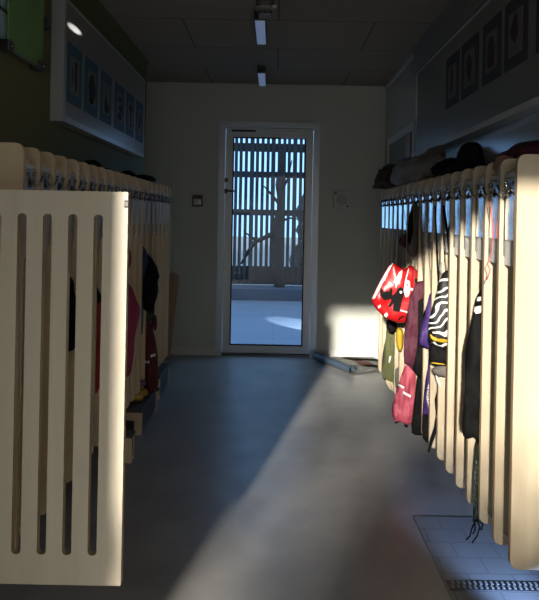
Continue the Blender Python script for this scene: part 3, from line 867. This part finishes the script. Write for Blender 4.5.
# black trousers
hang('trousers', 'black trousers hanging between pink jacket and purple trousers', 'trousers',
     [(424, 364), (418, 374), (415, 388), (414, 402), (410, 432), (417, 436), (424, 435), (431, 428), (434, 400), (434, 372), (430, 362)], 2.984, .04, ['black_cloth'], seed=23)
# maroon coat with dark lining
hang('coat', 'maroon coat hanging in front of the red cat bag', 'coat',
     [(420, 281), (415, 284), (409, 300), (405, 325), (402.5, 362), (409, 366), (414, 372), (420, 380), (425, 372), (430, 345), (430, 300), (426, 281)], 2.928, .048, ['maroon_cloth', 'black_cloth'], cord='maroon_cloth', seed=24,
     prints=[([(417.5, 300), (440, 290), (440, 390), (412, 380), (416, 340)], 1)])
# pink jacket
pj = hang('jacket', 'bright pink jacket with white reflective bands near the floor', 'jacket',
     [(408, 362), (403, 370), (398.5, 385), (393.5, 400), (391.5, 414), (395, 423), (401, 421), (408, 426), (416, 420), (420, 405), (417, 390), (418, 378), (420, 370), (414, 360)], 3.056, .044, ['pink_cloth', 'reflective'], cord='pink_cloth', seed=25,
     prints=[([(398.5, 384), (404, 386), (403, 388), (398, 386)], 1), ([(402.5, 390), (410.5, 395), (410, 397), (402, 392)], 1)])
for q in ([(396, 419), (394, 424), (398, 423), (400, 420)], [(404, 421), (404, 427), (408, 428), (409, 421)]):
    cloth('cuff', '', '', q, 3.056, .03, ['black_cloth'], parent=pj, seed=1, folds=.001, step=.008)
# red bag with cats
rb = hang('bag', 'glossy red bag printed with black cats and white ghosts', 'bag',
     [(370.5, 299), (379, 283), (391, 261.5), (399, 266), (405, 270), (411, 264), (420, 273), (427, 285), (427, 303), (417, 314), (409, 322), (400, 323.5), (389, 320), (380, 313.5), (375, 308)], 3.106, .066, ['red_bag', 'bag_black', 'bag_white'], cord='red_cloth', seed=26, folds=.004, freq=40, step=.008, soft=1,
     prints=[([(371.5, 299), (379.5, 283), (391.3, 262), (393, 263), (382, 283), (374, 298)], 2),
             ([(379, 295), (379.6, 286.5), (382.6, 290.8), (387.6, 290.6), (391, 286.8), (391.5, 295.5), (388.5, 299), (383, 299.5)], 1),
             ([(389, 297), (394, 292.5), (396, 288), (399, 286), (402, 288), (402.5, 293), (400, 303), (398.3, 311), (392, 310), (392.5, 302.5), (389.5, 306.5), (387, 305.5), (390.5, 300)], 1),
             ([(398.3, 290), (400.2, 290), (400.8, 291.5), (399.5, 292.8), (398.2, 291.8)], 2),
             ([(403, 282), (405.5, 279), (408.5, 280.5), (409, 289), (407, 295.5), (404, 296.5), (402, 290)], 2),
             ([(404.8, 283.2), (406.6, 283.2), (406.6, 285), (404.8, 285)], 0),
             ([(392, 281.5), (394.5, 278), (398, 272), (402, 269.5), (400, 277.5), (396, 284), (394.5, 287.5), (393.8, 282.5)], 2),
             ([(409.5, 287), (413, 288.5), (415, 293), (413.5, 294), (411.5, 290.5), (409.5, 289.5)], 2),
             ([(399, 308.5), (408, 311), (408, 312.5), (399, 310)], 2), ([(383.5, 314), (386, 311.5), (387.5, 314), (386, 317.5), (384, 316.5)], 2),
             ([(397, 318.5), (400, 315.5), (403.5, 314.8), (403.5, 316), (400.5, 317.5), (398.5, 320)], 1), ([(413, 279), (418, 277), (420, 283), (415, 285)], 1),
             ([(407.6, 269), (409, 267.5), (404.4, 281), (403.2, 281)], 2), ([(377, 306), (379.5, 303.5), (380, 306), (378.3, 308)], 2)])
# scarf hanging above the bag
hang('scarf', 'grey scarf hanging high above the red cat bag', 'scarf',
     [(413, 203), (409, 214), (407.5, 235), (406.5, 250), (410.5, 257), (415.5, 258), (418, 252), (419, 235), (419, 204)], 3.09, .05, ['grey_cloth', 'black_cloth'], cord='grey_cloth', seed=27, prints=[([(406, 214), (412.5, 210), (413, 230), (409.5, 246), (405, 236)], 1)])
hang('hat', 'dark red knitted hat hanging beside the grey scarf', 'hat', [(405, 233), (400, 237), (398.5, 243), (402, 247), (407, 248.5), (409, 246), (410, 240), (410, 233)], 3.35, .07, ['dark_red_cloth'], cord='dark_red_cloth', seed=28, folds=.003)
# olive bag, yellow cloth, grey cloth at the far end
ol = hang('jacket', 'olive green rain jacket hanging at the far end of right rack', 'jacket',
     [(389, 316), (386, 333), (383.5, 350), (381, 376), (386, 383), (394, 386), (402, 384), (406, 350), (402, 322)], 3.62, .06, ['olive_cloth', 'reflective'], cord='olive_cloth', seed=29, prints=[([(388.5, 355.5), (390.2, 354.5), (389.2, 361), (387.8, 362)], 1)])
bm = bmesh.new()
for e in ([(386, 380), (390, 388), (394, 391), (395, 384)], [(388, 381), (392, 386), (394, 389)], [(391, 382), (393, 386), (397, 387)]): tube(bm, [at(x, y, 3.60) for x, y in e], .008, 7)
part('braided_cord', bm, 'cream_yarn', ol, smooth=True)
hang('mitten', 'black mitten peeking out under the red cat bag', 'mitten', [(388, 318), (386, 326), (388, 332), (393, 334), (397, 329), (397, 320)], 3.49, .05, ['black_cloth'], seed=30, folds=.003)
hang('vest', 'bright yellow cloth strip beside the olive rain jacket', 'vest', [(397, 326), (395.5, 338), (397, 348), (399.5, 353), (403, 348), (404, 330)], 3.355, .04, ['yellow_cloth'], cord='yellow_cloth', seed=31, folds=.003)
hang('cloth', 'grey cloth behind the pink jacket on right rack', 'cloth', [(396, 366), (394.5, 378), (396, 390), (401, 394), (406, 388), (407, 368)], 3.48, .05, ['grey_cloth'], cord='grey_cloth', seed=32, folds=.003)
bm = bmesh.new(); tube(bm, [at(417, 378, 3.12), at(416.5, 386, 3.12), at(416, 395, 3.12), at(416.5, 404, 3.12), at(416, 412, 3.12)], [.006, .008, .009, .008, .005], 8)
tube(bm, [at(417, 378, 3.12), Vector((.775, 3.12, .7)), Vector((.745, 3.125, 1.345))], .003, 6)
o = link('braided_cord', bm, 'cream_yarn', smooth=True); origin(o, at(417, 378, 3.12)); tag(o, 'cream braided cord hanging right of the pink jacket', 'cord')

# ------------------------------------------------------------------ hats and clothes on top of the right rack
ZT = 1.49
blob('folded_jacket', 'dark grey jacket lying along the top of right rack', 'jacket', (.845, 3.38, ZT+.065), (.115, .50, .105), 'light_grey_cloth', seed=2, amp=.4, freq=1.8, flat=ZT+.002)
blob('woollen_hood', 'dark brown hood bunched on the far end of right rack top', 'hood', (.80, 4.02, ZT+.06), (.105, .12, .10), 'brown_cloth', seed=5, amp=.35, freq=2.2, flat=ZT+.002)
ht = thing('bucket_hat', 'black bucket hat sitting on top of the right rack', 'hat', (.825, 2.43, ZT))
bm = bmesh.new(); lathe(bm, [(0, .118), (.022, .116), (.040, .104), (.050, .080), (.055, .05), (.060, .02), (.06, .012)], (.815, 2.43, ZT), 36)
for v in bm.verts: v.co += Vector((noise.noise(v.co*14), noise.noise(v.co*14+Vector((3, 0, 0))), noise.noise(v.co*14+Vector((0, 7, 0)))))*.007
part('crown', bm, 'black_cloth', ht, smooth=True)
bm = bmesh.new(); lathe(bm, [(.060, .022), (.075, .018), (.092, .006), (.093, .002), (.075, .010), (.056, .014)], (.815, 2.43, ZT), 36)
for v in bm.verts: v.co.z += .006*abs(math.sin(math.atan2(v.co.y-2.43, v.co.x-.825)*2.5))
part('brim', bm, 'black_cloth', ht, smooth=True)
blob('scarf', 'black scarf heaped between bucket hat and grey jacket', 'scarf', (.83, 2.70, ZT+.022), (.10, .14, .055), 'black_cloth', seed=8, amp=.3, flat=ZT+.002)
blob('jumper', 'folded maroon jumper on top of right rack nearest the camera', 'jumper', (.90, 2.02, ZT+.02), (.095, .20, .05), 'maroon_cloth', seed=9, amp=.2, flat=ZT+.002)
blob('glove', 'rose coloured glove stuffed in slot beside the maroon jumper', 'glove', (.79, 2.01, 1.475), (.035, .045, .034), 'rose_glove', seed=12, amp=.3, flat=1.457, sub=3)

# ------------------------------------------------------------------ left rack: caps on top and clothes
def cap(c, r, mat, label):
    t = thing('cap', label, 'cap', c)
    bm = bmesh.new(); lathe(bm, [(0, .8*r), (.4*r, .75*r), (.75*r, .52*r), (.95*r, .2*r), (r, 0)], c, 28); part('crown', bm, mat, t, smooth=True)
    bm = bmesh.new(); n = 12; A_, B_ = [], []
    for k in range(n+1):
        th = -PI*.28+PI*.56*k/n
        A_.append(bm.verts.new((c[0]+r*math.cos(th), c[1]+r*math.sin(th), c[2]+.004))); e = r+.7*r*math.cos((k/n-.5)*PI)
        B_.append(bm.verts.new((c[0]+e*math.cos(th), c[1]+e*math.sin(th), c[2]+.002)))
    for k in range(n): bm.faces.new((A_[k], A_[k+1], B_[k+1], B_[k]))
    bmesh.ops.solidify(bm, geom=bm.faces[:], thickness=.004); part('visor', bm, mat, t)
cap((-.90, 2.83, 1.499), .054, 'black_cloth', 'black cap on left rack top, nearer of the two caps')
cap((-.90, 3.52, 1.499), .058, 'black_cloth', 'black cap on left rack top, nearer the end wall')
blob('scarf', 'dark scarf lying on the far top of left rack', 'scarf', (-.87, 3.84, 1.512), (.07, .16, .028), 'black_cloth', seed=14, amp=.25, flat=1.499)
blob('glove', 'dark glove in an upper slot behind the screen', 'glove', (-.86, 2.0, 1.472), (.04, .035, .018), 'black_cloth', seed=16, flat=1.457, sub=3)

hang('jacket', 'magenta jacket bulging past the edge of the pale screen', 'jacket',
     [(118, 282), (125, 281), (131, 286), (136, 297), (140, 309), (138.5, 322), (135, 337), (133, 357), (131, 376), (120, 380), (105, 370), (100, 330), (104, 292)], 3.02, .07, ['magenta_cloth'], cord='magenta_cloth', side=-1, seed=41)
hang('hat', 'red knitted hat just above the magenta jacket', 'hat', [(122, 246), (128, 246), (131, 252), (131.5, 262), (129, 270), (123, 272), (117, 262), (117, 250)], 3.15, .07, ['red_cloth'], cord='red_cloth', side=-1, seed=42, folds=.003)
nj = hang('jacket', 'navy and black jacket hanging toward the far end of left rack', 'jacket',
     [(143, 244.5), (146, 252), (151, 257), (155, 263), (158, 270), (160.5, 277), (157.5, 280), (158.5, 290), (156, 300), (153, 312), (149, 314), (143, 308), (136, 300), (128, 280), (130, 255)], 3.53, .07, ['black_cloth', 'navy_cloth'], side=-1, seed=43,
     prints=[([(130, 240), (144, 240), (148, 252), (149, 262), (145, 275), (143, 310), (130, 310)], 1)])
bm = bmesh.new(); tube(bm, [at(142.3, 295, 3.50), at(142.2, 315, 3.50), at(141.6, 334, 3.50)], .007, 6); part('blue_strap', bm, 'blue_cloth', nj)
hang('jumper', 'dark green jumper hem under the navy jacket', 'jumper', [(145, 300), (153, 300), (155, 310), (152, 321), (146, 322), (138, 318), (136, 302)], 3.66, .05, ['green_cloth'], side=-1, seed=44, folds=.003)
hang('trousers', 'dark red rain trousers with white reflective bands on left rack', 'trousers',
     [(146, 320), (152, 322), (154, 332), (157, 350), (158.5, 372), (158, 388), (152, 393), (146, 391), (142, 380), (137, 350), (138, 322)], 3.665, .07, ['dark_red_cloth', 'reflective'], cord='dark_red_cloth', side=-1, seed=45,
     prints=[([(151, 354.5), (155.8, 352.8), (156, 355.5), (151.3, 357)], 1), ([(145.2, 359.6), (147.4, 359.6), (147.4, 362), (145.2, 362)], 1), ([(148.7, 359.6), (150.4, 359.6), (150.4, 361.8), (148.7, 361.8)], 1)])
hang('mitten', 'small dark red mitten dangling right of the navy jacket', 'mitten', [(155, 314), (157, 318), (157, 328), (155, 331.5), (152.5, 327), (151, 316)], 3.79, .03, ['dark_red_cloth'], cord='dark_red_cloth', side=-1, seed=46, folds=.002, step=.008)
hang('jacket', 'black jacket over pink lining seen through the third slot', 'jacket',
     [(66, 275), (72, 278), (75, 290), (79, 300), (80, 325), (77, 345), (72, 352), (60, 350), (50, 340), (45, 300), (52, 278)], 2.262, .065, ['black_cloth'], side=-1, seed=47)
hang('scarf', 'pink scarf behind the black jacket seen through a slot', 'scarf', [(66, 262), (73, 264), (77, 290), (76, 340), (73, 385), (66, 400), (58, 380), (56, 300)], 2.39, .05, ['magenta_cloth'], side=-1, seed=48)
hang('jacket', 'red jacket with black collar seen through slot nearest the screen edge', 'jacket',
     [(93, 284), (98, 286), (103, 300), (104, 330), (103, 365), (100, 392), (90, 395), (80, 380), (76, 320), (82, 288)], 2.645, .07, ['red_cloth', 'black_cloth'], cord='red_cloth', side=-1, seed=49, prints=[([(90, 280), (104, 280), (104, 300), (98, 303), (94, 297)], 1)])

# boots and shoes on the benches
def boot(x, y, z, mat, label, s=1.0, group=None):
    t = thing('rubber_boot', label, 'boot', (x, y, z), group)
    bm = bmesh.new()   # toe points to the corridor (+x)
    secs = [(-.055, .0), (0, .0)]
    prof = []
    for k in range(9):   # shaft rings
        zz = .17-.016*k; prof.append((Vector((x-.04*s+.0*k, y, z+zz*s)), .036*s, .036*s, 'v'))
    tube(bm, [(x-.04*s, y, z+.17*s), (x-.04*s, y, z+.12*s), (x-.037*s, y, z+.08*s), (x-.03*s, y, z+.052*s), (x-.005*s, y, z+.036*s), (x+.03*s, y, z+.032*s), (x+.062*s, y, z+.028*s), (x+.075*s, y, z+.026*s)],
         [.038*s, .036*s, .034*s, .036*s, .034*s, .031*s, .025*s, .010*s], 16)
    part('upper', bm, mat, t, smooth=True)
    o = smooth_poly([(-.075*s, -.034*s), (.03*s, -.036*s), (.078*s, -.022*s), (.086*s, 0), (.078*s, .022*s), (.03*s, .036*s), (-.075*s, .034*s)], 2)
    bm = bmesh.new(); prism(bm, o, lambda a, b, w: (x+a, y+b, z+w), .012*s, edge_mi=0); part('sole', bm, 'rubber', t)
boot(-.845, 3.50, .151, 'yellow_rubber', 'yellow rubber boot on shoe bench, nearer of the pair', .95)
boot(-.835, 3.585, .151, 'yellow_rubber', 'yellow rubber boot on shoe bench, touching the dark red trousers', .95)
blob('sock', 'lilac sock draped above the yellow boots', 'sock', at(141, 383.5, 3.54), (.03, .03, .018), 'lilac', seed=20, sub=3)
sh = thing('shoe', 'black strappy shoe beside the dark red trousers', 'shoe', (-.775, 3.73, .151))
bm = bmesh.new(); o = smooth_poly([(-.07, -.03), (.02, -.032), (.065, -.02), (.07, 0), (.065, .02), (.02, .032), (-.07, .03)], 2)
prism(bm, o, lambda a, b, w: (-.79+a, 3.73+b, .151+w), .014, edge_mi=0); part('sole', bm, 'rubber', sh)
bm = bmesh.new()
for dx in (-.04, 0, .035): tube(bm, [(-.79+dx, 3.73+.031*math.cos(t), .163+.048*math.sin(t)) for t in [PI*k/8 for k in range(9)]], .006, 6)
part('strap', bm, 'black_cloth', sh)

# ------------------------------------------------------------------ outdoors beyond the glass door
S('roof_sun_block', bx(-6, 6, YF-.1, YB+.2, ZC+.16, 6.5), 'outer_wall')  # unseen block added to keep the sun off the fence and terrace
S('terrace', bx(-6, 6, YB+.2, 9.0, -.1, -.02), DECK)
S('terrace_step', bx(-6, 6, 9.0, 9.5, -.1, .16), 'step_concrete')
S('ground', bx(-30, 30, -30, 40, -.3, -.11), 'ground_mat')
fc = thing('slatted_fence', 'dark wooden slatted fence outside beyond the glass door', 'fence', (0, 9.6, .16))
FY = 9.6
x0 = -1.5
k = 0
gaps_skip = {at(v, 200, FY).x for v in (257.5, 302)}
while x0 < .95:
    w = .052 if k % 4 else .07
    part('slat', bx(x0, x0+w, FY, FY+.025, .16, 2.75), 'fence_wood', fc)
    x0 += w+(.036 if k % 3 else .026); k += 1
for z0, z1 in ((2.36, 2.5), (1.93, 2.03), (1.30, 1.40), (.16, .46)):
    part('rail', bx(-1.6, .95, FY+.025, FY+.07, z0, z1), 'fence_wood', fc)
# hedge to the right and low undergrowth behind the fence
bm = bmesh.new()
for k in range(70):
    c = Vector((random.uniform(.55, 3.2), random.uniform(10.3, 11.4), random.uniform(.2, 1.75))); r = random.uniform(.18, .34)
    q = bmesh.ops.create_icosphere(bm, subdivisions=2, radius=r, matrix=Matrix.Translation(c))
    for v in q['verts']: v.co += (v.co-c).normalized()*.09*noise.noise(v.co*9)
o = link('hedge', bm, 'hedge_leaf'); origin(o, (2, 10.8, 0)); tag(o, 'dark leafy hedge outside behind right end of fence', 'hedge'); o['kind'] = 'stuff'
tr = thing('tree', 'bare leaning tree in front of the outdoor fence', 'tree', (.0, 9.3, .16))
bm = bmesh.new(); tube(bm, [at(280, 300, 9.3), at(279, 275, 9.3), at(276, 250, 9.3), at(277, 228, 9.3), at(281, 205, 9.3), at(279, 185, 9.3), at(282, 150, 9.3)], [.09, .085, .10, .085, .05, .06, .03], 10); part('trunk', bm, 'bark', tr, smooth=True)
for e, r in (([(276, 232), (268, 236), (255, 242), (248, 252), (241, 264)], [.05, .04, .035, .03, .015]), ([(280, 205), (272, 195), (264, 186)], [.03, .022, .01]), ([(279, 222), (290, 218), (297, 219)], [.025, .018, .01]), ([(257, 241), (250, 236), (246, 233)], [.025, .02, .01]), ([(280, 195), (288, 178), (292, 160)], [.025, .018, .008])):
    bm = bmesh.new(); tube(bm, [at(x, y, 9.28) for x, y in e], r, 8); part('branch', bm, 'bark', tr, smooth=True)

# tree outside the entrance, between the low sun and the corridor
random.seed(5)
et = thing('entrance_tree', 'leafy tree outside the entrance behind the photographer', 'tree', (-1.4, -6.4, -.11))
bm = bmesh.new(); tube(bm, [(-3.1, -6.6, -.11), (-3.05, -6.5, .9), (-2.9, -6.4, 1.9), (-2.3, -6.3, 2.6), (-1.4, -6.3, 3.0)], [.10, .09, .07, .05, .02], 10); part('trunk', bm, 'bark', et, smooth=True)
bm = bmesh.new()
def leaves(c, r, n, sz=.07):
    for _ in range(n):
        p = Vector(c)+Vector((random.gauss(0, r), random.gauss(0, r*.6), random.gauss(0, r)))
        a_ = Vector((random.uniform(-1, 1), random.uniform(-.5, .5), random.uniform(-1, 1))).normalized(); b_ = a_.cross(Vector((0, 1, 0))).normalized()
        s_ = sz*random.uniform(.7, 1.3)
        bm.faces.new([bm.verts.new(p+a_*s_), bm.verts.new(p+b_*s_*.5), bm.verts.new(p-a_*s_), bm.verts.new(p-b_*s_*.5)])
for k in range(24): leaves((random.uniform(-2.0, -.3), -6.3, random.uniform(1.8, 2.55)), .17, 26)
for k in range(9): leaves((random.uniform(-2.0, -.3), -6.3, random.uniform(2.55, 3.1)), .13, 14)
for k in range(9): leaves((random.uniform(-1.9, -.5), -6.3, random.uniform(2.1, 2.5)), .15, 26)
part('leaves', bm, 'hedge_leaf', et, normals=False)

# ------------------------------------------------------------------ light
sun = bpy.data.lights.new('sun', 'SUN'); sun.energy = 9.0; sun.angle = math.radians(1.6); sun.color = (1.0, .92, .80)
so = bpy.data.objects.new('sun', sun); C.objects.link(so)
so.rotation_euler = Vector((.255, 1.0, -.277)).to_track_quat('-Z', 'Y').to_euler(); so.location = (-2, -6, 4)

def area(name, loc, direction, sx, sy, e, col, portal=False):
    l = bpy.data.lights.new(name, 'AREA'); l.shape = 'RECTANGLE'; l.size = sx; l.size_y = sy; l.energy = e; l.color = col
    if portal: l.cycles.is_portal = True
    o = bpy.data.objects.new(name, l); C.objects.link(o); o.location = loc
    o.rotation_euler = Vector(direction).to_track_quat('-Z', 'Z').to_euler(); return o
area('entrance_portal', (0, YF-.05, 1.04), (0, 1, 0), 1.94, 2.1, 1, (1, 1, 1), True)
area('door_portal', ((gx0+gx1)/2, YB+.1, (gz0+gz1)/2), (0, -1, 0), gx1-gx0, gz1-gz0, 1, (1, 1, 1), True)
sp_ = bpy.data.lights.new('blue_floor_spot', 'SPOT'); sp_.energy = 85; sp_.color = (.35, .55, 1); sp_.spot_size = math.radians(34); sp_.spot_blend = .9; sp_.shadow_soft_size = .04  # added spot with no window behind it; tints the tiled strip blue
o = bpy.data.objects.new('blue_floor_spot', sp_); C.objects.link(o); o.location = (.90, 1.50, .19); o.rotation_euler = Vector((-.07, .70, -.20)).to_track_quat('-Z', 'Y').to_euler()
g = bpy.data.lights.new('glint_spot', 'SPOT'); g.energy = 1500; g.color = (1, .97, .92); g.spot_size = math.radians(1.15); g.spot_blend = .5; g.shadow_soft_size = .005  # added spot, no fixture there; puts the glint on the left notice board
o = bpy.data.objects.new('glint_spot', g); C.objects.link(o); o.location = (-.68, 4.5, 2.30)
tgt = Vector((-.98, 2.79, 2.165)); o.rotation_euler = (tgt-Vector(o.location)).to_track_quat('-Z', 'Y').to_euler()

tl = bpy.data.lights.new('terrace_patch_spot', 'SPOT'); tl.energy = 650; tl.color = (1, .97, .92); tl.spot_size = math.radians(17); tl.spot_blend = .25; tl.shadow_soft_size = .01  # added spot, not a real fitting; makes the bright patch on the deck
o = bpy.data.objects.new('terrace_patch_spot', tl); C.objects.link(o); o.location = (1.35, 5.75, .72); o.rotation_euler = (Vector((.42, 6.95, -.02))-Vector(o.location)).to_track_quat('-Z', 'Y').to_euler()
w = bpy.data.worlds.new('sky'); bpy.context.scene.world = w; w.use_nodes = True
nt = w.node_tree; bg = nt.nodes['Background']
tc = nt.nodes.new('ShaderNodeTexCoord'); sx = nt.nodes.new('ShaderNodeSeparateXYZ')
nt.links.new(tc.outputs['Generated'], sx.inputs['Vector'])
r = nt.nodes.new('ShaderNodeValToRGB')
mr = nt.nodes.new('ShaderNodeMapRange'); mr.inputs['From Min'].default_value = -1; mr.inputs['From Max'].default_value = 1
nt.links.new(sx.outputs['Y'], mr.inputs['Value']); nt.links.new(mr.outputs['Result'], r.inputs['Fac'])
r.color_ramp.elements[0].position = .25; r.color_ramp.elements[0].color = (.75, .72, .66, 1)
r.color_ramp.elements[1].position = .75; r.color_ramp.elements[1].color = (.60, .98, 1.45, 1)
nt.links.new(r.outputs['Color'], bg.inputs['Color']); bg.inputs['Strength'].default_value = 1.45

# ------------------------------------------------------------------ camera
cam = bpy.data.cameras.new('camera'); co = bpy.data.objects.new('camera', cam); C.objects.link(co)
cam.sensor_fit = 'VERTICAL'; cam.sensor_height = 36; cam.lens = F/600*36
cam.shift_x = -(CX-269.5)/600; cam.shift_y = -(300-CY)/600
cam.clip_start = .05
co.matrix_world = Matrix.Translation((0, 0, CAMZ)) @ Matrix.Rotation(PI/2, 4, 'X') @ Matrix.Rotation(ROLL, 4, 'Z')
sc = bpy.context.scene; sc.camera = co
sc.view_settings.view_transform = 'Standard'; sc.view_settings.look = 'None'; sc.view_settings.exposure = 0
sc.cycles.use_denoising = True
sc.cycles.max_bounces = 8; sc.cycles.transparent_max_bounces = 12
sc.cycles.sample_clamp_indirect = 4
